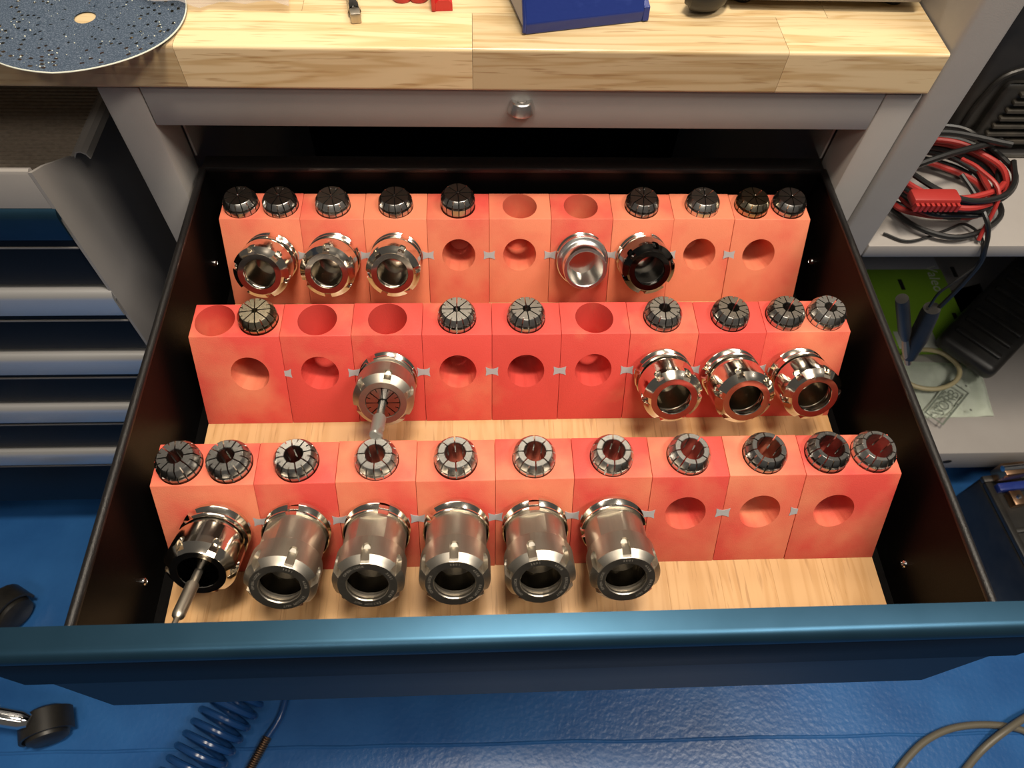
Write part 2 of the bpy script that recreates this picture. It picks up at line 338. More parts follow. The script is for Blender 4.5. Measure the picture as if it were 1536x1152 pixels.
# ------------------------------------------------------------------ red racks
H, D, EL = 77.2, 34.84, math.radians(27.81); FO = H*math.tan(EL); ROWY = [0, 136.16, 273.38]; SH = 51.2
Nv = Vector((0, -math.cos(EL), math.sin(EL))); Tv = Vector((0, math.sin(EL), math.cos(EL))); AX = math.pi/2-EL
def block_mesh(x0, x1, tops, fx):
    prof = [(0, 0), (FO, H), (FO+D, H), (FO+D, 0)]
    bm = prism(prof, x0+.12, x1-.12, 'X', bev=.55); me = me_of('block', bm, None, False); cut = []
    for tx in tops:
        c = lathe([(0, H-37), (11.6, H-37), (16.75, H), (16.9, H+1.2), (0, H+1.2)], 56); bmesh.ops.translate(c, vec=(tx, FO+D/2, 0), verts=c.verts[:]); cut.append(me_of('c', c, None, False))
    c = lathe([(0, -46), (9.8, -46), (16.3, 0), (16.5, 1.2), (0, 1.2)], 56)
    bmesh.ops.rotate(c, cent=(0, 0, 0), matrix=Matrix.Rotation(AX, 3, 'X'), verts=c.verts[:]); bmesh.ops.translate(c, vec=Vector((fx, 0, 0))+Tv*SH, verts=c.verts[:]); cut.append(me_of('c', c, None, False))
    out = boolean(me, cut); out.polygons.foreach_set('use_smooth', [True]*len(out.polygons)); out.set_sharp_from_angle(angle=math.radians(30)); return out
W = 75.5
MB = {'mid': block_mesh(-30, 30, [0], 0), 'start': block_mesh(-30-(W-60), 30, [-26.5, 10.5], 0), 'end': block_mesh(-30, 30+(W-60), [-10.5, 26.5], 0)}
BT = []
for s in (-1, 1): BT.append((s*5.4, -4.4)) if s < 0 else None
bow = [(-5.6, -4.4), (-3.2, -3.2), (0, -2.5), (3.2, -3.2), (5.6, -4.4), (5.0, 0), (5.6, 4.4), (3.2, 3.2), (0, 2.5), (-3.2, 3.2), (-5.6, 4.4), (-5.0, 0)]
key_me = me_of('dovetail_key', prism(bow, -8, .35, 'Z'), M_key, False)
RL = ['red plastic rack carrying six nose-heavy holders, next to the blue drawer front', 'red plastic rack between the two other racks, three wide-mouthed nuts at one end', 'red plastic rack at the back of the drawer, carrying a bare holder without nut']
XS = [-240+60*i for i in range(9)]
for ri in range(3):
    t = thing('tool_rack', RL[ri], 'tool rack', (0, ROWY[ri], 0), group='red plastic tool racks')
    for i, x in enumerate(XS):
        me = MB['start' if i == 0 else 'end' if i == 8 else 'mid'].copy(); me.materials.clear(); me.materials.append(M_red[ri])
        link('block', me, t, (x, random.uniform(-.5, .5), 0))
    for i in range(8):
        p = Vector((XS[i]+30, 0, 0))+Tv*SH; link('dovetail_key', key_me, t, p, (AX, 0, 0))

# ------------------------------------------------------------------ collets
def collet_bm(bore, ticks=True, seed=0):
    bm = bmesh.new(); slit = .5
    lev = [(-24, 13.0), (-2.4, 16.2), (2.4, 16.5), (2.7, 16.3), (2.8, 12.4), (5.0, 12.4), (5.1, 15.9), (5.3, 16.25), (10.5, 13.2), (10.9, 12.7)]
    for k in range(8):
        a0, a1 = k*math.pi/4, (k+1)*math.pi/4; am = (a0+a1)/2; rings = []
        for z, R in lev:
            ring = []
            d = slit/R; nd = .5/R; tick = ticks or z < 9
            arcs = [a0+d, a0+d+(am-nd-a0-d)*.5, am-nd]; 
            for a in arcs: ring.append((R*math.cos(a), R*math.sin(a), z))
            rt = R-(2.2 if z > 9 else 3.4) if tick else R-.02
            rt = max(rt, bore+.4)
            for a in (am-nd, am+nd): ring.append((rt*math.cos(a), rt*math.sin(a), z))
            for a in (am+nd, am+nd+(a1-d-am-nd)*.5, a1-d): ring.append((R*math.cos(a), R*math.sin(a), z))
            rb = max(bore, 1.0) + (.35 if z > 10.8 else 0); db = min(slit/rb, .38)
            for a in (a1-db, am+.12, am-.12, a0+db): ring.append((rb*math.cos(a), rb*math.sin(a), z))
            rings.append(ring)
        loft(rings, bm)
    # ring web joining the segments below the slits' visible part
    lathe([(max(bore, 1)+.3, -22), (12.6, -22), (14.2, -6), (max(bore, 1)+.3, -6)], 32, bm, close=True)
    return bm
C = []   # (row, x, bore radius, label, material, spin, marking)
fr = 'in the rack by the blue drawer front'
C += [(0, -266.5, 6.0, 'steel collet at the end of the front rack, above the drill-bit holder', M_collet, 10, None),
      (0, -229.5, 6.4, 'steel collet beside the end collet, above the drill-bit holder', M_collet, 18, None),
      (0, -180, 7.0, 'steel collet above the long holder beside the drill-bit holder', M_collet, 14, None),
      (0, -120, 7.6, 'steel collet above the second long holder from the drill-bit holder', M_collet_lt, 0, None),
      (0, -60, 8.0, 'steel collet above the middle one of five long holders', M_collet_lt, 3, None),
      (0, 0, 8.3, 'steel collet above the fourth long holder from the drill-bit holder', M_collet_lt, 0, None),
      (0, 60, 8.7, 'steel collet above the long holder next to the empty front holes', M_collet_lt, -3, None),
      (0, 120, 9.0, 'wide-bore collet above the empty hole next to the last long holder', M_collet_lt, 6, None),
      (0, 180, 9.3, 'wide-bore collet above the middle of three empty holes in front rack', M_collet, 8, None),
      (0, 229.5, 9.7, 'wide-bore collet marked ER 32 touching the widest collet', M_collet, 12, [(96, 'ER'), (60, '32'), (22, '16-1')]),
      (0, 266.5, 10.2, 'widest-bore collet at the very end of the front rack', M_collet_lt, 14, [(90, '20-19')])]
C += [(1, -229.5, 2.2, 'small-bore collet beside the empty end pocket of the middle rack', M_collet_gold, 8, None),
      (1, -60, 3.0, 'collet in the middle rack beside the holder with the grey cutter', M_collet, 0, None),
      (1, 0, 3.4, 'dark collet at the centre block of the middle rack', M_collet, 6, None),
      (1, 120, 4.9, 'collet marked 10 above the first of three open nuts', M_collet, -4, [(96, '10')]),
      (1, 180, 5.0, 'collet above the middle one of three open nuts', M_collet, 10, None),
      (1, 229.5, 5.2, 'inner collet of the pair at the open-nut end of middle rack', M_collet, 6, None),
      (1, 266.5, 5.3, 'outer collet of the pair at the open-nut end of middle rack', M_collet_lt, 2, None)]
C += [(2, -266.5, .6, 'closed collet at the rear rack end above the tilted chrome nut', M_collet, 20, [(80, '2-1')]),
      (2, -229.5, .7, 'closed collet next to the rear rack end collet', M_collet, 26, [(85, '3-2')]),
      (2, -180, .8, 'closed collet above the second chrome nut of the rear rack', M_collet_lt, 16, [(84, '4-3')]),
      (2, -120, .8, 'closed collet above the chrome nut beside an empty rear hole', M_collet, 4, None),
      (2, -60, .8, 'taller-standing closed collet beside the two empty rear pockets', M_collet, 4, None),
      (2, 120, 1.6, 'collet above the black clamping nut', M_collet, -8, [(94, '5-4')]),
      (2, 180, 1.8, 'shiny collet beside the yellowed collet in the rear rack', M_collet_lt, -6, [(94, '6-5')]),
      (2, 229.5, 2.1, 'yellow-stained collet in the rear rack', M_collet_gold, 0, None),
      (2, 266.5, 1.9, 'collet at the rear rack end beside the yellow-stained one', M_collet, -5, None)]
for row, x, br, lb, m, spin, mk in C:
    me = me_of('body', collet_bm(br, row == 1 or (row == 0 and x < -150), 0), m, True, 30)
    lift = 4 if (row == 2 and x == -60) else 0
    tilt = (random.uniform(-.03, .03), random.uniform(-.03, .03), math.radians(spin))
    t = thing('collet', lb, 'collet', (x, ROWY[row]+FO+D/2, H+2.4+lift), (0, 0, 0), 'collets in the red racks')
    b = link('body', me, t, (0, 0, 0), tilt)
    if mk:
        z = 10.95; r = (br+12.8)/2 if br > 3 else 9.5
        bm = ring_text(mk, r, 2.5 if br > 8 else 3.2, z, -spin); put('size_marking', bm, M_letter_d, b, smooth=False)

# ------------------------------------------------------------------ tool holders
def notched_ring(R, z, slots, half, depth, phase, nper=8):
    """circle of radius R with notches; half = half width (mm) of notch at this height"""
    ring = []
    for k in range(slots):
        c = phase+2*math.pi*k/slots; h = half/R; e = phase+2*math.pi*(k+1)/slots
        for sgn in (-1, 1):
            A = c+sgn*h
            pts = [(R, A), (R-depth, A)] if sgn < 0 else [(R-depth, A), (R, A)]
            ring += [(r*math.cos(a), r*math.sin(a), z) for r, a in pts]
        s0, s1 = c+h, e-h
        for j in range(1, nper): a = s0+(s1-s0)*j/nper; ring.append((R*math.cos(a), R*math.sin(a), z))
    return ring
def nut_bm(L, R=25, cham=4.6, fr=20.4, slots=6, half=3.1, depth=3.2, slen=13, bore=15, phase=0.3):
    rings = []; zs = L-slen
    def h(z):
        if z <= zs: return .02, .01
        u = z-zs
        if u < half: return half*math.sqrt(max(1-(1-u/half)**2, 0.001)), depth*min(1, .35+u/half)
        return half, depth
    lev = [(0, R-1.2), (.8, R-.3), (1.4, R)] + [(zs-.01, R), (zs+.15, R), (zs+.5, R), (zs+1.1, R), (zs+2, R), (zs+half, R)] + [(L-cham, R), (L-cham*.5, (R+fr)/2), (L-.5, fr+.35), (L, fr)]
    for z, r in lev:
        hh, dp = h(z); dp2 = max(0.005, r-(R-dp)) if z > zs else .005
        rings.append(notched_ring(r, z, slots, hh, min(dp2, dp) if z > zs else .005, phase))
    bm = bmesh.new(); loft(rings, bm, False, False)
    n = len(rings[0]); bm.verts.ensure_lookup_table(); last = [bm.verts[len(bm.verts)-n+i] for i in range(n)]
    inner = [bm.verts.new((bore*math.cos(math.atan2(v.co.y, v.co.x)), bore*math.sin(math.atan2(v.co.y, v.co.x)), L-.2)) for v in last]
    for i in range(n): bm.faces.new((last[i], last[(i+1) % n], inner[(i+1) % n], inner[i]))
    prev = inner
    for r, z in ((bore-.5, L-.9), (bore-.5, L-2.6), (bore+1.2, L-3.2), (bore+1.4, L-5.5), (bore+.3, L-6.0), (bore+.2, L-7), (bore+1.1, L-7.6), (bore+1.1, L-9)):
        nx = [bm.verts.new((r*math.cos(math.atan2(v.co.y, v.co.x)), r*math.sin(math.atan2(v.co.y, v.co.x)), z)) for v in last]
        for i in range(n): bm.faces.new((prev[i], prev[(i+1) % n], nx[(i+1) % n], nx[i]))
        prev = nx
    return bm
def flange_bm(z1=12.6):
    bm = bmesh.new(); prof = [(16.2, .4), (23.6, .4), (24.8, 1.4), (25, 4.2), (24.4, 4.6), (21.6, 7.2), (21.6, 8.2), (24.4, 10.6), (25, 11), (25, z1-.6), (24.2, z1), (19, z1)]
    rings = []
    for r, z in prof: rings.append(notched_ring(r, z, 2, 4.0, max(.01, min(4.2, r-20.6)) if r > 20.7 else .01, 2.2, 40))
    return loft(rings, bm, True, True)
def shank_bm(): return lathe([(0, -40), (9.6, -40), (10.1, -39), (15.6, -.5), (15.9, .2), (15.9, 1), (0, 1)], 48)
def neck_bm(z0, z1, R, flats=None):
    bm = bmesh.new(); n = 96; rings = []
    lev = [z0, z0+.5, z0+3.0, z0+3.2, z1-1.6, z1-1.4, z1] if flats is not None else [z0, z0+.5, z1-.5, z1]
    for i, z in enumerate(lev):
        ring = []
        for k in range(n):
            a = 2*math.pi*k/n; r = R-(.4 if i in (0, len(lev)-1) else 0)
            if flats is not None and 3 <= i <= len(lev)-2:
                for f in (flats, flats+math.pi):
                    c = math.cos(a-f)
                    if c > .01: r = min(r, (R*.90)/c)
            ring.append((r*math.cos(a), r*math.sin(a), z))
        rings.append(ring)
    return loft(rings, bm)
def bore_bm(z_end, r0, deep=34): return lathe([(r0+1.6, z_end), (r0+.9, z_end-.4), (r0-deep*.14, z_end-deep), (7, z_end-deep), (6.8, z_end-deep-.6), (6.6, z_end-deep-6), (0, z_end-deep-6)], 64)
FL = me_of('flange', flange_bm(), M_steel, True, 30); SK = me_of('taper_shank', shank_bm(), M_steel)
MARK = [(90, 'OPEN-LOCK'), (-2, '3601'), (-58, '450B'), (-125, 'ER32UM NUT')]
OFF = [6.5, 5.0, 2.5]
def holder(row, x, L, kind, label, spin=0.0, flats=None):
    P = Vector((x, ROWY[row], 0))+Tv*SH+Nv*OFF[row]
    t = thing('tool_holder', label, 'tool holder', P, (AX, 0, 0), 'tool holders plugged into the red racks')
    rz = (0, 0, spin)
    link('taper_shank', SK, t); link('flange', FL, t, (0, 0, 0), (0, 0, random.uniform(0, 6)))
    if kind == 'bare':
        put('body', lathe([(19, 12.4), (24.6, 12.6), (25, 13.2), (25, 16), (24.2, 16.8), (21.5, 17), (20.6, 17.6), (20.6, 20), (20.8, 20.5), (20.8, L-1), (20.2, L), (17.6, L), (16.9, L-.6), (12, L-30), (11.8, L-31), (6.2, L-31.4), (5.6, L-32), (5.4, L-44), (0, L-44)], 72), M_alu, t)
        return t
    NL = 24.5 if kind == 'long' else 27.5
    if kind == 'long':
        put('neck', neck_bm(12.4, L-NL+2, 22.6, flats), M_satin, t, smooth=True, angle=20)
        nb = nut_bm(NL, 25.2, 4.6, 20.6, 6, 3.1, 3.7, 15.5, 14.9, spin); nm = M_satin
    else:
        put('neck', lathe([(19, 12.4), (23.4, 12.5), (23.4, 14.2), (22, 14.6), (22, L-NL+2), (15, L-NL+2)], 72), M_steel if kind != 'satin' else M_satin, t)
        nb = nut_bm(NL, 25.0, 5.6, 19.4, 6, 3.0, 3.8, 12.5, 14.4, spin); nm = {'chrome': M_steel, 'satin': M_satin, 'black': M_blacknut, 'drill': M_steel}[kind]
    nu = put('clamping_nut', nb, nm, t, (0, 0, L-NL), angle=16)
    put('inner_bore', bore_bm(L-NL+16, 15.3, 48), (M_bore if row else M_bore_shade) if kind != 'black' else M_dark, t)  # front row takes the bore colour with deeper painted shade
    if kind == 'long':
        put('engraved_lettering', ring_text(MARK, 17.8, 2.7, NL+.05-.1, math.degrees(spin)), M_letter, nu, smooth=False)
    return t
holder(0, -240, 47, 'drill', 'short chrome tool holder gripping the long thin drill bit', .95)
for i, (x, sp, fl) in enumerate([(-180, 1.15, 2.3), (-120, .53, 1.57), (-60, 1.57, None), (0, 1.85, 1.75), (60, 1.62, 1.85)]):
    holder(0, x, 62.8, 'long', ['satin steel long holder beside the drill-bit holder', 'satin steel long holder, second from the drill-bit holder', 'satin steel long holder in the middle of five, round neck upward',
        'satin steel long holder, fourth from the drill-bit holder', 'satin steel long holder beside the row of empty front holes'][i], sp, fl)
holder(1, -120, 47, 'satin', 'satin holder in the middle rack gripping the grey cutter', 1.35)
holder(1, 120, 47, 'chrome', 'chrome holder with open nut in middle rack next to empty holes', 1.15)
holder(1, 180, 50, 'chrome', 'chrome holder with open nut between two others in middle rack', .85)
holder(1, 240, 45.5, 'chrome', 'chrome holder with open nut at the end of middle rack', 1.25)
holder(2, -240, 48.5, 'chrome', 'chrome holder with open nut at the end of rear rack', .75)
holder(2, -180, 47, 'chrome', 'chrome holder with open nut second in rear rack', 1.5)
holder(2, -120, 47, 'chrome', 'chrome holder with open nut beside two empty rear holes', 1.15)
holder(2, 60, 37, 'bare', 'bare aluminium-grey holder without nut showing its conical bore', .4)
holder(2, 120, 43, 'black', 'holder with glossy black clamping nut in the rear rack', 1.4)
# collets clamped in two of the nuts, and the cutters they hold
def clamped(row, x, L, m, label, r):
    P = Vector((x, ROWY[row], 0))+Tv*SH+Nv*OFF[row]
    t = thing('collet', label, 'collet', P+Nv*(L-1.4), (AX, 0, 0), 'collets clamped in nuts')
    bm = bmesh.new()
    for k in range(8):
        a0, a1 = k*math.pi/4+.035, (k+1)*math.pi/4-.035; am = (a0+a1)/2
        pl = [(13.6, a0), (13.7, (a0+am)/2), (13.7, am-.025), (10.6, am-.03), (10.6, am+.03), (13.7, am+.025), (13.7, (am+a1)/2), (13.6, a1), (r+.3, a1-.04), (r+.3, a0+.04)]
        loft([[(q*math.cos(a), q*math.sin(a), z) for q, a in pl] for z in (-9, 0.6, .9)], bm)
    put('body', bm, m, t, smooth=False)
clamped(1, -120, 47, M_collet, 'collet clamped round the grey cutter', 4)
clamped(0, -240, 47, M_blacknut, 'dark collet clamped round the long drill bit', 4)
def cutter(row, x, z0, label, cat, prof, m, flutes=None):
    P = Vector((x, ROWY[row], 0))+Tv*SH+Nv*OFF[row]; t = thing('milling_cutter' if flutes else 'drill_bit', label, cat, P+Nv*z0, (AX, 0, 0))
    put('shank', lathe(prof, 32), M_satin if not flutes else M_collet, t)
    if flutes:
        z1, z2, r = flutes; rings = []
        n = 24
        for i in range(19):
            z = z1+(z2-z1)*i/18; tw = .0 if z < z1+16 else (z-z1-16)*.09; rr = []
            for k in range(n):
                a = 2*math.pi*k/n; q = r
                if z > z1+16: q = r*(1-.35*max(0, math.cos(2*(a-tw)))**2)
                if i == 18: q *= .8
                rr.append((q*math.cos(a), q*math.sin(a), z))
            rings.append(rr)
        put('cutting_head', loft(rings), m, t)
    else:
        put('drill_tip', lathe([(0, 52), (1.9, 51.5), (1.9, 47), (1.9, 41)] + [(1.9, 40.9), (0, 40.8)], 16), m, t)
cutter(1, -120, 46, 'grey milling cutter reaching from the middle rack towards the front rack', 'cutter', [(0, -6), (3.4, -6), (3.4, 25), (0, 25)], M_carbide, (24, 49.5, 5.3))
cutter(0, -240, 46, 'long stepped drill bit pointing at the blue drawer front', 'drill bit', [(0, -6), (3.0, -6), (3.0, 11.2), (4.4, 11.8), (4.4, 37.5), (4.0, 39.5), (2.2, 41.5), (0, 41.5)], M_satin)

# ------------------------------------------------------------------ rolling chest to the left of the cabinet
def chest():
    X1, X0, YF, YB = -415, -1010, 297, 880
    t = thing('tool_chest', 'grey tool chest with silver drawer handles and rubber-lined tray, beside the bench cabinet', 'tool chest', (-700, 560, ZF))
    def add(name, bm, m, par=None, **k): bmesh.ops.translate(bm, vec=(700, -560, -ZF), verts=bm.verts[:]); return put(name, bm, m, par or t, **k)
    side = [(YF, -540), (YF, 147), (YF+20, 138), (YF+44, 124), (YF+52, 119.5), (YF+58, 116), (YF+62, 112), (YB, 112), (YB, -540)]
    for x in (X1, X0): add('side_panel', prism(side, x-3, x), M_grey, angle=20)
    # rolled rail along the side top
    def rail(x, s):
        pr = [(x, 109), (x+s*1, 114), (x+s*4, 117.5), (x+s*9, 118.2), (x+s*13, 115.5), (x+s*15, 110), (x+s*13.8, 109.5), (x+s*12, 114), (x+s*8.5, 116.6), (x+s*4.5, 116)]
        return prism([(u, v) for u, v in pr], YF+62, YB, 'Y')
    add('side_rail', rail(X1, 1), M_grey); add('side_rail', rail(X0-3, -1), M_grey)
    add('front_fascia', prism([(YF, 107), (YF, 144), (YF+1.2, 147.2), (YF+4, 148), (YF+7, 146.5), (YF+7, 107)], X0, X1-3.2), M_grey, angle=25)
    tray = add('tray_floor', bx(X0+1, X1-4, YF+8, YB, 78, 84), M_mat, smooth=False)
    # rubber ribs
    bm = bmesh.new()
    for k in range(90):
        y = YF+62+k*5.6
        if y < YB-4: box(bm, X0+4, X1-8, y, y+2.6, 83.5, 85.4)
    o = add('mat_ribs', bm, M_mat, tray, smooth=False); o['kind'] = 'stuff'
    add('tray_front_wall', bx(X0+1, X1-4, YF+7.5, YF+9, 84, 140), M_mat, smooth=False)
    add('carcass', bx(X0+3, X1-4, YF+16, YB, -535, 77), M_darkpanel, smooth=False)
    tops = [(108.5, 0), (-4, 1), (-117, 1), (-231, 1), (-355, 1)]; bots = [0, -112, -227, -350, -536]
    for (z, si), zb in zip(tops, bots):
        d = add('drawer', bx(X0+4, X1-5, YF+3, YF+15, zb, z-24, bev=1), M_darkpanel); ht = 37
        pr = [(YF+15, z-2), (YF+2, z-1), (YF-1, z-2.5), (YF-4, z-7), (YF-5, z-12), (YF-5, z-ht+4), (YF-4.4, z-ht), (YF-3, z-ht), (YF-2.5, z-14), (YF+15, z-9)]
        add('handle', prism(pr, X0+4, X1-.5), M_silver if si else M_bluefront, d, angle=40)
        add('lip_edge', bx(X0+4, X1-5, YF+1.5, YF+3.2, z-55, z-53.4), M_grey, d)
    for (x, y) in ((X1-70, YF+70), (X0+70, YF+70), (X1-70, YB-70), (X0+70, YB-70)):
        bm = lathe([(0, -12), (38, -12), (45, -8), (45, 8), (38, 12), (0, 12)], 32); bmesh.ops.rotate(bm, cent=(0, 0, 0), matrix=Matrix.Rotation(math.pi/2, 3, 'Y'), verts=bm.verts[:])
        bmesh.ops.translate(bm, vec=(x, y, ZF+45.5), verts=bm.verts[:]); add('caster_wheel', bm, M_blkplastic)
        add('caster_fork', bx(x-18, x+18, y-14, y+14, ZF+92, -539), M_chrome)
chest()

# ------------------------------------------------------------------ shelving to the right
ZS1, ZS2 = 21.4, -486
def shelving():
    t = thing('shelving_unit', 'grey steel shelving beside the bench with an upright post and two shelves', 'shelf', (600, 600, ZF))
    def add(name, bm, m, **k): bmesh.ops.translate(bm, vec=(-600, -600, -ZF), verts=bm.verts[:]); return put(name, bm, m, t, **k)
    add('upright', bx(338.5, 375.5, 330, 900, ZF, 1000, bev=5, seg=4), M_grey)
    add('upper_shelf', bx(376, 1130, 331, 900, ZS1-17.5, ZS1, bev=1.5), M_grey)
    add('lower_shelf', bx(376, 1130, 334, 900, ZS2-58, ZS2, bev=2), M_grey)
    add('far_side', bx(1131, 1170, 330, 900, ZF, 1000, bev=3), M_grey)
    add('back_sheet', bx(376, 1130, 896, 899, ZS2, 1000), M_grey)
    p = ony(1421, 693, 333); bm = lathe([(0, -1.5), (8, -1.5), (8, .4), (0, .4)], 20); bmesh.ops.rotate(bm, cent=(0, 0, 0), matrix=Matrix.Rotation(math.pi/2, 3, 'X'), verts=bm.verts[:]); bmesh.ops.scale(bm, vec=(1, 1, .7), verts=bm.verts[:]); bmesh.ops.translate(bm, vec=(p.x, 333.8, p.z), verts=bm.verts[:]); add('slot', bm, M_dark)
shelving()

# ------------------------------------------------------------------ things on the upper shelf
def noisy_loop(c, rx, ry, z, n=16, jit=4, a0=0, turns=1.0, dz=0):
    return [(c[0]+rx*math.cos(a0+2*math.pi*turns*k/n)+random.uniform(-jit, jit), c[1]+ry*math.sin(a0+2*math.pi*turns*k/n)+random.uniform(-jit, jit), z+dz*k/n+random.uniform(0, 2.5)) for k in range(n+1)]
def compressor():
    c = (646, 575); t = thing('air_compressor', 'black plastic air compressor with louvred vents on the upper shelf', 'compressor', (c[0], c[1], ZS1))
    put('body', bx(-168, 130, -95, 110, 16, 250, bev=26, seg=6), M_blkplastic, t)
    put('belly', bx(-130, 110, -70, 90, 8, 40, bev=8, seg=3), M_blkplastic, t)
    for x in (-80, 80):
        for y in (-55, 70): put('foot', lathe([(0, 0), (15, 0), (17, 3), (15, 14), (0, 14)], 24), M_blkcable, t, (x, y, 0.2))
    p = ony(1497, 168, c[1]-95); vx, vz = p.x-c[0], p.z-ZS1
    fr = put('vent_frame', bx(vx-16, vx+120, -101, -92, vz-44, vz+40, bev=8, seg=3), M_blkplastic, t)
    for k in range(7): put('vent_slat', bx(vx-6+k*1.5, vx+110, -107, -100, vz-34+k*10, vz-29.5+k*10, bev=1.5), M_slat, fr)
    put('dust_smear', tube(smooth_path([(vx-8, -101, vz-36), (vx+6, -101.5, vz-50), (vx+40, -101.5, vz-56), (vx+110, -101, vz-56)], 6), 2.2, 8), M_slat, t)
    put('trim_band', tube(smooth_path([(vx+90, -96, vz-76), (vx+10, -96, vz-70), (vx-26, -96, vz-38), (vx-30, -96, vz+20), (vx-8, -96, vz+52), (vx+90, -96, vz+58)], 6), 3, 8), M_blkplastic, t)
    put('screw', lathe([(0, 0), (7, 0), (7, 3), (4, 4.5), (0, 4.5)], 20), M_slat, t, (vx-72, -94.5, vz-6), (math.pi/2, 0, 0))
compressor()
def cables():
    c = (466, 404)
    t = thing('jumper_cables', 'coiled pair of red and black jumper cables with a black clamp hanging off the shelf', 'cable', (c[0], c[1], ZS1))
    P = []
    for k in range(5):
        rx, ry, z = 62+random.uniform(-9, 9), 52+random.uniform(-8, 10), 12+k*7.5
        P += noisy_loop((random.uniform(-7, 7), random.uniform(-6, 6)), rx, ry, z, 12, 4, 0, 1, 6)[:-1]
    put('cable', tube(smooth_path(P, 5), 3.3, 8), M_redcable, t)
    put('tie', tube(smooth_path([(28, -70, 6), (30, -50, 52), (18, -20, 58), (8, 0, 55)], 6), 2.2, 8), M_redcable, t)
    bm = bx(-64, -14, -62, -44, 44, 55, bev=3); g = put('clamp_grip', bm, M_redcable, t)
    for k in range(9): put('grip_rib', bx(-62+k*5.4, -59+k*5.4, -66.5, -61, 43, 51), M_redcable, g, smooth=False)
    t2 = t; P = []
    for k in range(6):
        rx, ry, z = 66+random.uniform(-8, 10), 57+random.uniform(-8, 8), 5+k*8
        P += noisy_loop((random.uniform(-8, 8), random.uniform(-6, 6)), rx, ry, z, 12, 4, .5, 1, 6)[:-1]
    put('cable', tube(smooth_path(P, 5), 3.1, 8), M_blkcable, t2)
    for a in ((-70, -10, 40, 60, 26, 58), (-60, 20, 46, 62, 12, 64)):
        put('cable_end', tube(smooth_path([(a[0], a[1], a[2]), (-10, a[1]+14, a[2]+16), (a[3], a[4], a[5])], 6), 3.6, 8), M_blkcable, t2)
    # lead hanging over the shelf edge with its spring clamp
    t3 = t; off = Vector((c[0], c[1], ZS1))
    A = [onz(1442, 262, 70), onz(1462, 292, 62), onz(1480, 330, 50), onz(1482, 352, 36), ony(1478, 372, 327), ony(1470, 395, 324), ony(1440, 430, 322), ony(1412, 458, 322), ony(1396, 472, 322)]
    put('lead', tube(smooth_path([p-off for p in A], 7), 2.6, 8), M_blkcable, t3)
    B = [onz(1325, 350, 24.5), onz(1365, 362, 24.5), onz(1420, 345, 25), onz(1446, 336, 26), onz(1470, 352, 27), ony(1474, 375, 327), ony(1464, 398, 325), ony(1430, 424, 320), ony(1408, 440, 319), ony(1394, 460, 320)]
    put('thin_lead', tube(smooth_path([p-off for p in B], 7), 1.5, 8), M_blkcable, t3)
    a, b = ony(1398, 462, 322)-off, ony(1364, 535, 322)-off
    put('clamp_handle', tube([a, a+(b-a)*.1, a+(b-a)*.6, b], [9.5, 10.5, 11.5, 8], 14), M_blkplastic, t3)
    a, b = ony(1353, 448, 318)-off, ony(1358, 508, 320)-off
    put('clamp_handle', tube([a, a+(b-a)*.1, a+(b-a)*.8, b], [7, 7.5, 7.5, 5], 14), M_blkplastic, t3)
    a, b = ony(1358, 500, 321)-off, ony(1362, 545, 321)-off
    put('clamp_jaw', tube([a, (a+b)/2, b], [4, 6, 4], 10), M_copper, t3)
cables()
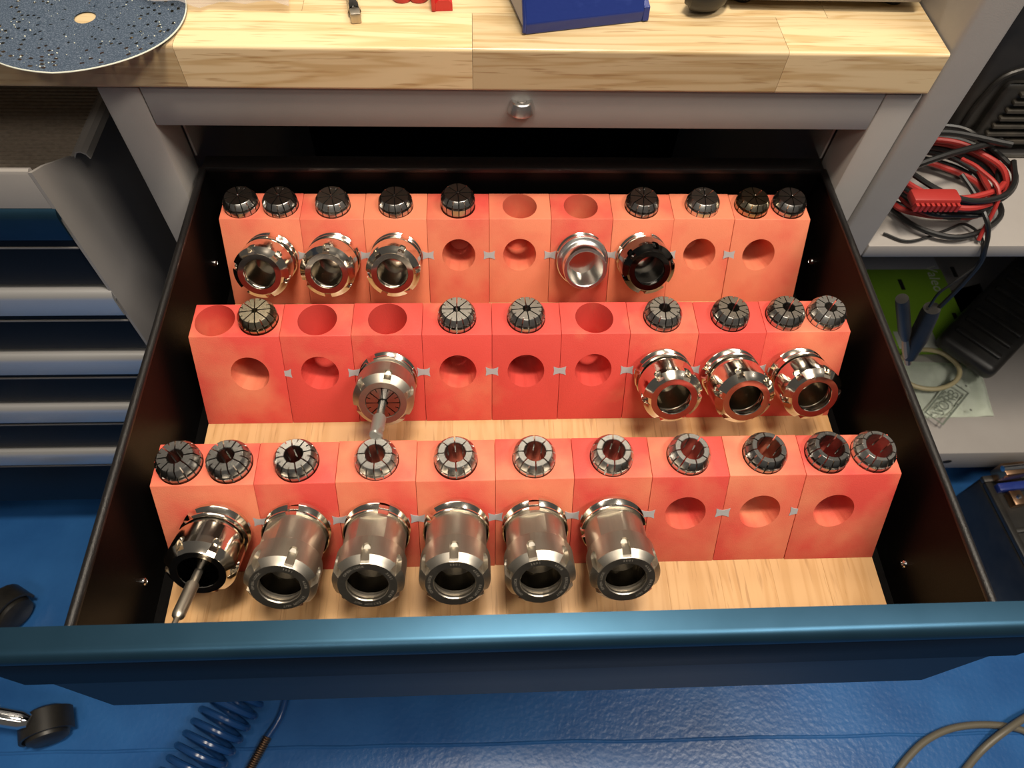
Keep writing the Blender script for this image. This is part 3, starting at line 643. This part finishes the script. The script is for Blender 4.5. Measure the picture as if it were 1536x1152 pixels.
# ------------------------------------------------------------------ things on the lower shelf
def lower_things():
    zt = ZS2+30
    P = [onz(1300, 404, zt), onz(1446, 404, zt), onz(1428, 518, zt), onz(1312, 518, zt)]
    x0, x1, y0, y1 = P[0].x-60, (P[1].x+P[2].x)/2, P[2].y, P[0].y
    t = thing('cardboard_carton', 'bright green carton with white lettering lying on the lower shelf', 'box', ((x0+x1)/2, (y0+y1)/2, ZS2+.3)); cx, cy = (x0+x1)/2, (y0+y1)/2
    put('carton', bx(x0-cx, x1-cx, y0-cy, y1-cy, 0, 30, bev=1.5), M_green, t)
    put('grey_band', bx(x0-cx+2, x1-cx-2, y1-cy-2, y1-cy+34, 0, 29, bev=1), M_greycard, t)
    for px, py in ((1352, 427), (1431, 408), (1434, 478)):
        p = onz(px, py, zt); put('slot_print', bx(p.x-cx-4, p.x-cx+4, p.y-cy-13, p.y-cy+13, 29.5, 30.4), M_dark, t, smooth=False)
    bm = bmesh.new(); p = onz(1401, 418, zt); add_text(bm, 'Valeo', 30, Matrix.Translation((p.x-cx, p.y-cy, 30.3)) @ Matrix.Rotation(-math.pi/2-.06, 4, 'Z')); put('lettering', bm, M_white, t, smooth=False)
    p = onz(1385, 508, zt); put('label_sticker', bx(p.x-cx-52, p.x-cx+22, p.y-cy-22, p.y-cy+16, 29.6, 30.3), M_white, t, smooth=False)
    # cloth
    A, B, C_, D_ = onz(1338, 541, ZS2), onz(1468, 548, ZS2), onz(1490, 625, ZS2), onz(1380, 628, ZS2)
    bm = bmesh.new(); n = 28; V = {}
    for i in range(n+1):
        for j in range(n+1):
            u, v = i/n, j/n; q = A.lerp(B, u).lerp(D_.lerp(C_, u), v)
            e = min(u, 1-u, v, 1-v); h = 5+3*math.sin(u*7+v*3)*math.sin(v*6-u*2)+.8*math.sin(u*17+v*9)
            if u > .78: h += 9*math.sin((u-.78)/.22*math.pi)
            V[i, j] = bm.verts.new((q.x, q.y, ZS2+.6+max(0, h)*min(1, .25+e*7)))
    for i in range(n):
        for j in range(n): bm.faces.new((V[i, j], V[i+1, j], V[i+1, j+1], V[i, j+1]))
    bmesh.ops.solidify(bm, geom=bm.faces[:], thickness=1.2)
    c0 = (A+C_)/2; bmesh.ops.translate(bm, vec=(-c0.x, -c0.y, -ZS2), verts=bm.verts[:])
    t = thing('absorbent_cloth', 'crumpled whitish absorbent cloth with grey dots and a printed stamp', 'cloth', (c0.x, c0.y, ZS2)); put('sheet', bm, M_cloth, t, angle=80)
    m_print = mat('grey_print_ink', (.13, .15, .12), .9)
    p = onz(1418, 606, ZS2+12); bm = bmesh.new(); mt = Matrix.Translation((p.x-c0.x, p.y-c0.y, 17)) @ Matrix.Rotation(math.radians(42), 4, 'Z')
    add_text(bm, 'SORB', 27, mt)
    n0 = len(bm.verts)
    for a in ((-48, 48, 15, 18), (-48, 48, -18, -15), (-48, -45, -15, 15), (45, 48, -15, 15)):
        vs_ = [bm.verts.new(mt @ Vector(q)) for q in ((a[0], a[2], 0), (a[1], a[2], 0), (a[1], a[3], 0), (a[0], a[3], 0))]; bm.faces.new(vs_)
    put('stamp', bm, m_print, t, smooth=False)
    bm = bmesh.new()
    for px, py in ((1392, 587), (1412, 596), (1404, 610), (1434, 607), (1442, 595), (1455, 616), (1425, 621), (1396, 623), (1448, 580), (1428, 572)):
        p = onz(px, py, ZS2+14); bmesh.ops.create_circle(bm, cap_ends=True, radius=2.4, segments=10, matrix=Matrix.Translation((p.x-c0.x, p.y-c0.y, 16.5)))
    put('dot_print', bm, m_print, t, smooth=False)
    # ring
    z = ZS2+40; a = onz(1398, 547, z); P = [(a.x+(52+random.uniform(-2, 2))*math.cos(2*math.pi*k/14), a.y+(40)*math.sin(2*math.pi*k/14), z+6*math.sin(2*math.pi*k/14+1)) for k in range(14)]
    bm = tube(smooth_path(P, 5, True), 4.2, 10, closed=True); bmesh.ops.translate(bm, vec=(-a.x, -a.y, -z), verts=bm.verts[:])
    o = put('rubber_ring', bm, M_cream, None, a); o.location = (a.x*S, a.y*S, (ZS2+26)*S); tag(o, 'cream rubber ring lying on the absorbent cloth', 'ring')
    # ribbed black part leaning on the back
    a = onz(1450, 532, ZS2+60); b = onz(1565, 412, ZS2+100)
    t = thing('ribbed_panel', 'long black ribbed plastic part leaning across the lower shelf', 'car part', (a.x, a.y, ZS2))
    d = b-a; L_ = d.length; q = d.to_track_quat('X', 'Z').to_euler()
    body = put('body', bx(-15, L_+60, -54, 54, -34, 0, bev=14, seg=4), M_blkplastic, t, (0, 0, 74), q)
    for k in range(11): put('rib', bx(14+k*30, 24+k*30, -42, 42, -1, 6, bev=2), M_blkplastic, body)
    # cardboard sheet
    P = [onz(1446, 405, -420), onz(1500, 392, -420), onz(1512, 420, -420), onz(1442, 474, -420)]
    c = sum(P, Vector())/4; bm = bmesh.new(); vs_ = [bm.verts.new((p.x-c.x, p.y-c.y, 0)) for p in P]; f = bm.faces.new(vs_); bmesh.ops.solidify(bm, geom=[f], thickness=66)
    tag(put('cardboard_sleeve', bm, M_brown, None, (c.x, c.y, ZS2+1), smooth=False), 'plain brown cardboard sleeve between green carton and ribbed part', 'box')
lower_things()
def case():
    zt = -530
    A = onz(1463, 690, zt); A.y = 312; ang = .088; L_, W_ = 260, 230
    t = thing('tool_case', 'black tool case with metal latch hardware standing on the floor before the shelving', 'case', (A.x, A.y, ZF), (0, 0, ang))
    h = zt-ZF
    put('shell', bx(0, L_, -W_, 0, .5, h-10, bev=6, seg=3), M_blkplastic, t)
    for a in ((0, L_, -12, 0), (0, L_, -W_, -W_+12), (0, 12, -W_+12, -12), (L_-12, L_, -W_+12, -12)): put('rim', bx(*a, h-10, h, bev=2.5), M_blkplastic, t)
    put('divider', bx(12, L_-12, -104, -96, h-10, h-3, bev=1.5), M_blkplastic, t)
    hg = put('hinge', bx(16, 58, -16, 6, h, h+34, bev=2), M_copper, t)
    put('hinge_pin', tube([(12, -5, h+36), (62, -5, h+36)], 5, 12), M_chrome, hg)
    lt = put('latch', bx(28, 50, -60, -34, h-10, h+6, bev=2), M_copper, t); put('screw', lathe([(0, 0), (5, 0), (4, 2.5), (0, 3)], 16), M_chrome, lt, (39, -47, h+6))
    put('blue_strap', bx(16, 90, -32, -18, h-10, h+5, bev=2), M_bluebox, t)
case()
# ------------------------------------------------------------------ things on the floor
def stool():
    hub = Vector((-1010, 30, 0)); t = thing('swivel_stool', 'swivel stool base with chrome legs and black casters on the blue floor', 'stool', (hub.x, hub.y, ZF))
    put('column', lathe([(0, 85), (34, 85), (36, 92), (30, 130), (16, 134), (14, 420), (0, 420)], 32), M_chrome, t)
    put('seat', lathe([(0, 420), (150, 420), (172, 432), (176, 450), (165, 470), (0, 478)], 48), M_blkplastic, t)
    ends = [onz(70, 1088, ZF+30), onz(12, 914, ZF+30)]
    dirs = [(e-hub) for e in ends]; dirs = [Vector((d.x, d.y, 0)) for d in dirs]
    for k in range(3):
        a = math.atan2(dirs[1].y, dirs[1].x)+math.radians(75*(k+1)); dirs.append(Vector((math.cos(a), math.sin(a), 0))*290)
    for d in dirs:
        n = d.normalized(); e = d-n*14
        put('leg', tube([n*20+Vector((0, 0, 104)), n*80+Vector((0, 0, 102)), d*.75+Vector((0, 0, 84)), e+Vector((0, 0, 72)), e+n*9+Vector((0, 0, 69))], [15, 15, 14, 13, 9], 16), M_chrome, t)
        y = math.atan2(n.y, n.x)+.55
        bm = lathe([(0, -24), (20, -24), (27, -20), (29, -12), (29, -2.5), (25, -2), (25, 2), (29, 2.5), (29, 12), (27, 20), (20, 24), (0, 24)], 36)
        bmesh.ops.rotate(bm, cent=(0, 0, 0), matrix=Matrix.Rotation(math.pi/2, 3, 'X'), verts=bm.verts[:])
        c = put('caster', bm, M_blkplastic, t, (d.x, d.y, 29.2), (0, 0, y))
        hood = []
        for i in range(13):
            a = math.radians(-10+200*i/12); hood.append([(32*math.cos(a), w_, 32*math.sin(a)) for w_ in (-16, 16)]+[(36*math.cos(a), w_, 36*math.sin(a)) for w_ in (16, -16)])
        put('hood', loft(hood), M_blkplastic, c, (0, 0, 1))
stool()
def hoses():
    a, b = onz(362, 1040, ZF+40), onz(268, 1185, ZF+40); d = b-a; n = d.normalized(); s_ = Vector((-n.y, n.x, 0)); up = Vector((0, 0, 1)); tn = 8; P = []
    for k in range(tn*18+1):
        q = k/(tn*18); th = 2*math.pi*k/18; P.append(a-a+d*q+s_*(36*math.cos(th))+up*(36*math.sin(th)))
    o = put('coiled_air_hose', tube(P, 5, 10), M_bluehose, None, (a.x, a.y, ZF+41.5)); tag(o, 'glossy blue spiral air hose lying on the blue floor', 'hose')
    p0, p1, p2, p3 = onz(432, 1035, ZF+8), onz(420, 1075, ZF+8), onz(401, 1106, ZF+8), onz(366, 1170, ZF+8)
    t = thing('hose_end', 'straight blue hose end with a spring bend guard beside the spiral hose', 'hose', (p2.x, p2.y, ZF)); o = Vector((p2.x, p2.y, ZF))
    put('hose', tube(smooth_path([p0-o, p1-o, p2-o], 8), 5, 12), M_bluehose, t)
    d = p3-p2; n = d.normalized(); s_ = Vector((-n.y, n.x, 0)); P = []
    for k in range(20*12+1): q = k/240; th = 2*math.pi*k/12; P.append(Vector((0, 0, 8))+d*q+s_*(6.2*math.cos(th))+Vector((0, 0, 1))*(6.2*math.sin(th)))
    put('spring_guard', tube(P, 1.3, 6), M_copper, t); put('guard_core', tube([Vector((0, 0, 8)), Vector((0, 0, 8))+d], 4.6, 10), M_blkcable, t)
    pts = [(1340, 1165), (1362, 1136), (1390, 1110), (1430, 1092), (1480, 1087), (1530, 1094), (1590, 1120), (1640, 1090), (1600, 1050), (1545, 1070), (1500, 1098), (1470, 1128), (1440, 1165)]
    P = [onz(x, y, ZF+6) for x, y in pts]
    for i, p in enumerate(P): p.z = ZF+6+(13 if 8 <= i <= 10 else 0)
    c = P[4].copy(); c.z = ZF
    o = put('floor_cable', tube(smooth_path([p-c for p in P], 8), 5.4, 12), M_greycable, None, c); tag(o, 'grey-brown cable looping over itself on the blue floor', 'cable')
hoses()
# ------------------------------------------------------------------ things on the bench
def bench_things():
    # sanding disc overhanging the edge
    c = onz(126, 23, BZ1+3); R = 75.5; t = thing('sanding_disc', 'round blue abrasive disc with centre hole hanging over the bench edge', 'sanding disc', (c.x, c.y, BZ1))
    bm = bmesh.new(); NR, NA = 30, 132; V = []
    def zz(x, y): return 1.2+max(0, -y-10)**2*.0009+1.6*(1+math.sin(x*.03+1))*(abs(x)/75)
    for i in range(NR+1):
        r = 8+(R-8)*i/NR; V.append([bm.verts.new((r*math.cos(2*math.pi*k/NA), r*math.sin(2*math.pi*k/NA), zz(r*math.cos(2*math.pi*k/NA), r*math.sin(2*math.pi*k/NA)))) for k in range(NA)])
    rnd = random.Random(3)
    holes = set()
    for i in range(3, NR-2, 2):
        step = max(3, int(round(NA*9.5/(2*math.pi*(8+(R-8)*i/NR)))))
        for k in range((i*5) % step, NA, step): holes.add((i, k))
    for i in range(NR):
        for k in range(NA):
            if (i, k) in holes and rnd.random() < .5: continue
            bm.faces.new((V[i][k], V[i][(k+1) % NA], V[i+1][(k+1) % NA], V[i+1][k]))
    bmesh.ops.solidify(bm, geom=bm.faces[:], thickness=.6)
    put('disc', bm, M_grit, t, angle=60)
    bm = bmesh.new()
    for i in range(150):
        r = 12+60*math.sqrt(rnd.random()); a = rnd.random()*6.283; x, y = r*math.cos(a), r*math.sin(a); q = rnd.uniform(.2, .7)
        bmesh.ops.create_icosphere(bm, subdivisions=1, radius=q, matrix=Matrix.Translation((x, y, zz(x, y)+.6)))
    o = put('sanding_dust', bm, M_white, t); o['kind'] = 'stuff'
    bm = tube([(R*math.cos(2*math.pi*k/120)*1.001, R*math.sin(2*math.pi*k/120)*1.001, zz(R*math.cos(2*math.pi*k/120), R*math.sin(2*math.pi*k/120))-.3) for k in range(120)], .55, 6, closed=True); put('frayed_edge', bm, M_white, t)
    # clear bag
    A = [onz(192, 6, BZ1), onz(436, 22, BZ1), onz(436, -60, BZ1), onz(170, -60, BZ1)]
    bm = bmesh.new(); n = 26; V = {}; c = sum(A, Vector())/4
    for i in range(n+1):
        for j in range(n+1):
            u, v = i/n, j/n; q = A[0].lerp(A[1], u).lerp(A[3].lerp(A[2], u), v)
            if j == 0 and .12 < u < .5: q = q+Vector((0, -6, 0))
            V[i, j] = bm.verts.new((q.x-c.x, q.y-c.y, 7+2.2*math.sin(u*9+v*5)+1.6*math.sin(u*23-v*11)+rnd.uniform(-.5, .5)))
    for i in range(n):
        for j in range(n): bm.faces.new((V[i, j], V[i+1, j], V[i+1, j+1], V[i, j+1]))
    tag(put('plastic_bag', bm, M_film, None, (c.x, c.y, BZ1), angle=60), 'clear crinkled plastic bag lying over the sanding disc', 'bag')
    p = onz(332, -2, BZ1); t = thing('bagged_fitting', 'small dark metal fitting inside the clear bag', 'fitting', (p.x, p.y, BZ1)); put('fitting', tube([(-10, 4, 4), (6, 0, 4), (12, 3, 4)], [2, 3.6, 2.2], 12), M_blkplastic, t)
    # tool bit
    a, b = onz(534, 27, BZ1+5), onz(522, -30, BZ1+5); d = b-a; t = thing('driver_bit', 'dark steel driver bit with squared end lying on the bench', 'tool bit', (a.x, a.y, BZ1), (0, 0, math.atan2(d.y, d.x)))
    put('square_end', bx(0, 9, -4, 4, .3, 8.3, bev=.8), M_satin, t); put('shaft', tube([(9, 0, 4.6), (9.5, 0, 4.6), (16, 0, 4.6), (19, 0, 4.6), (60, 0, 4.6)], [4.6, 5.2, 5.2, 4.2, 4.2], 8), M_blacknut, t)
    # red clip and small red parts
    p = onz(666, 17, BZ1); t = thing('red_clip', 'red plastic clip standing on the bench', 'clip', (p.x, p.y, BZ1), (0, 0, .08))
    put('body', prism([(-7, 0.3), (7, .3), (7, 6), (4, 9), (-4, 9), (-7, 6)], 0, 46, 'Y'), M_redplastic, t, smooth=False); put('fin', bx(-10, -6.6, -1, 40, .3, 14, bev=.8), M_redplastic, t); put('fin', bx(1, 5, 2, 40, 9, 13, bev=.8), M_redplastic, t)
    for px in (603, 628):
        p = onz(px, 2, BZ1); o = put('plastic_disc', lathe([(0, 0.2), (7.5, .2), (8.2, 1.5), (7.6, 8), (6, 9), (0, 9)], 24), M_redplastic, None, (p.x, p.y+4, BZ1)); tag(o, 'small round red plastic disc between another red disc and the driver bit' if px < 610 else 'small round red plastic disc next to the red clip', 'plastic disc', 'red discs on the bench')
    # blue box
    a, b = onz(788, 53, BZ1), onz(963, 33, BZ1); ang = math.atan2((b-a).y, (b-a).x); w_ = (b-a).length
    t = thing('hinged_box', 'worn blue hinged metal box with sloping front on the bench', 'box', (a.x, a.y, BZ1), (0, 0, ang))
    put('shell', prism([(0, .3), (-.5, 9), (17, 52), (22, 55), (120, 55), (124, 52), (124, .3)], 0, w_, 'X', bev=.9), M_bluebox, t, smooth=False)
    put('side_liner', prism([(4, 5), (4, 10), (20, 49), (118, 49), (118, 5)], -1.2, .2, 'X'), M_greycard, t, smooth=False)
    put('side_edge', tube([(-1, 1, 2), (-1, .5, 10), (-1, 18, 53), (-1, 60, 55.5)], 1.6, 8), M_bluebox, t)
    put('corner_cap', prism([(-1, 1), (6, 1), (13, 17), (0, 12)], w_-.3, w_+5, 'X', bev=.6), M_bluebox, t, smooth=False)
    # grey case at the back right, only its foot in view
    a, b = onz(1100, 3, BZ1+9), onz(1378, 0, BZ1+9)
    t = thing('instrument_case', 'flat grey metal case standing on feet at the back of the bench', 'case', (a.x, a.y, BZ1))
    put('housing', bx(0, b.x-a.x, 2, 200, 9, 60, bev=2), M_grey, t)
    for x in (14, b.x-a.x-14):
        for y in (24, 170): put('foot', lathe([(0, .2), (9, .2), (9, 9.5), (0, 9.5)], 20), M_blkcable, t, (x, y, 0))
    a = onz(1062, -6, BZ1+14); t = thing('hand_grip', 'dark rounded tool handle lying beside the grey case', 'handle', (a.x, a.y, BZ1))
    put('grip', tube(smooth_path([(-14, 6, 16), (-6, 2, 15), (8, 10, 14), (20, 60, 14), (24, 110, 14)], 6), [5]+[11]*3+[13.5]*21, 16), M_blkplastic, t)
bench_things()
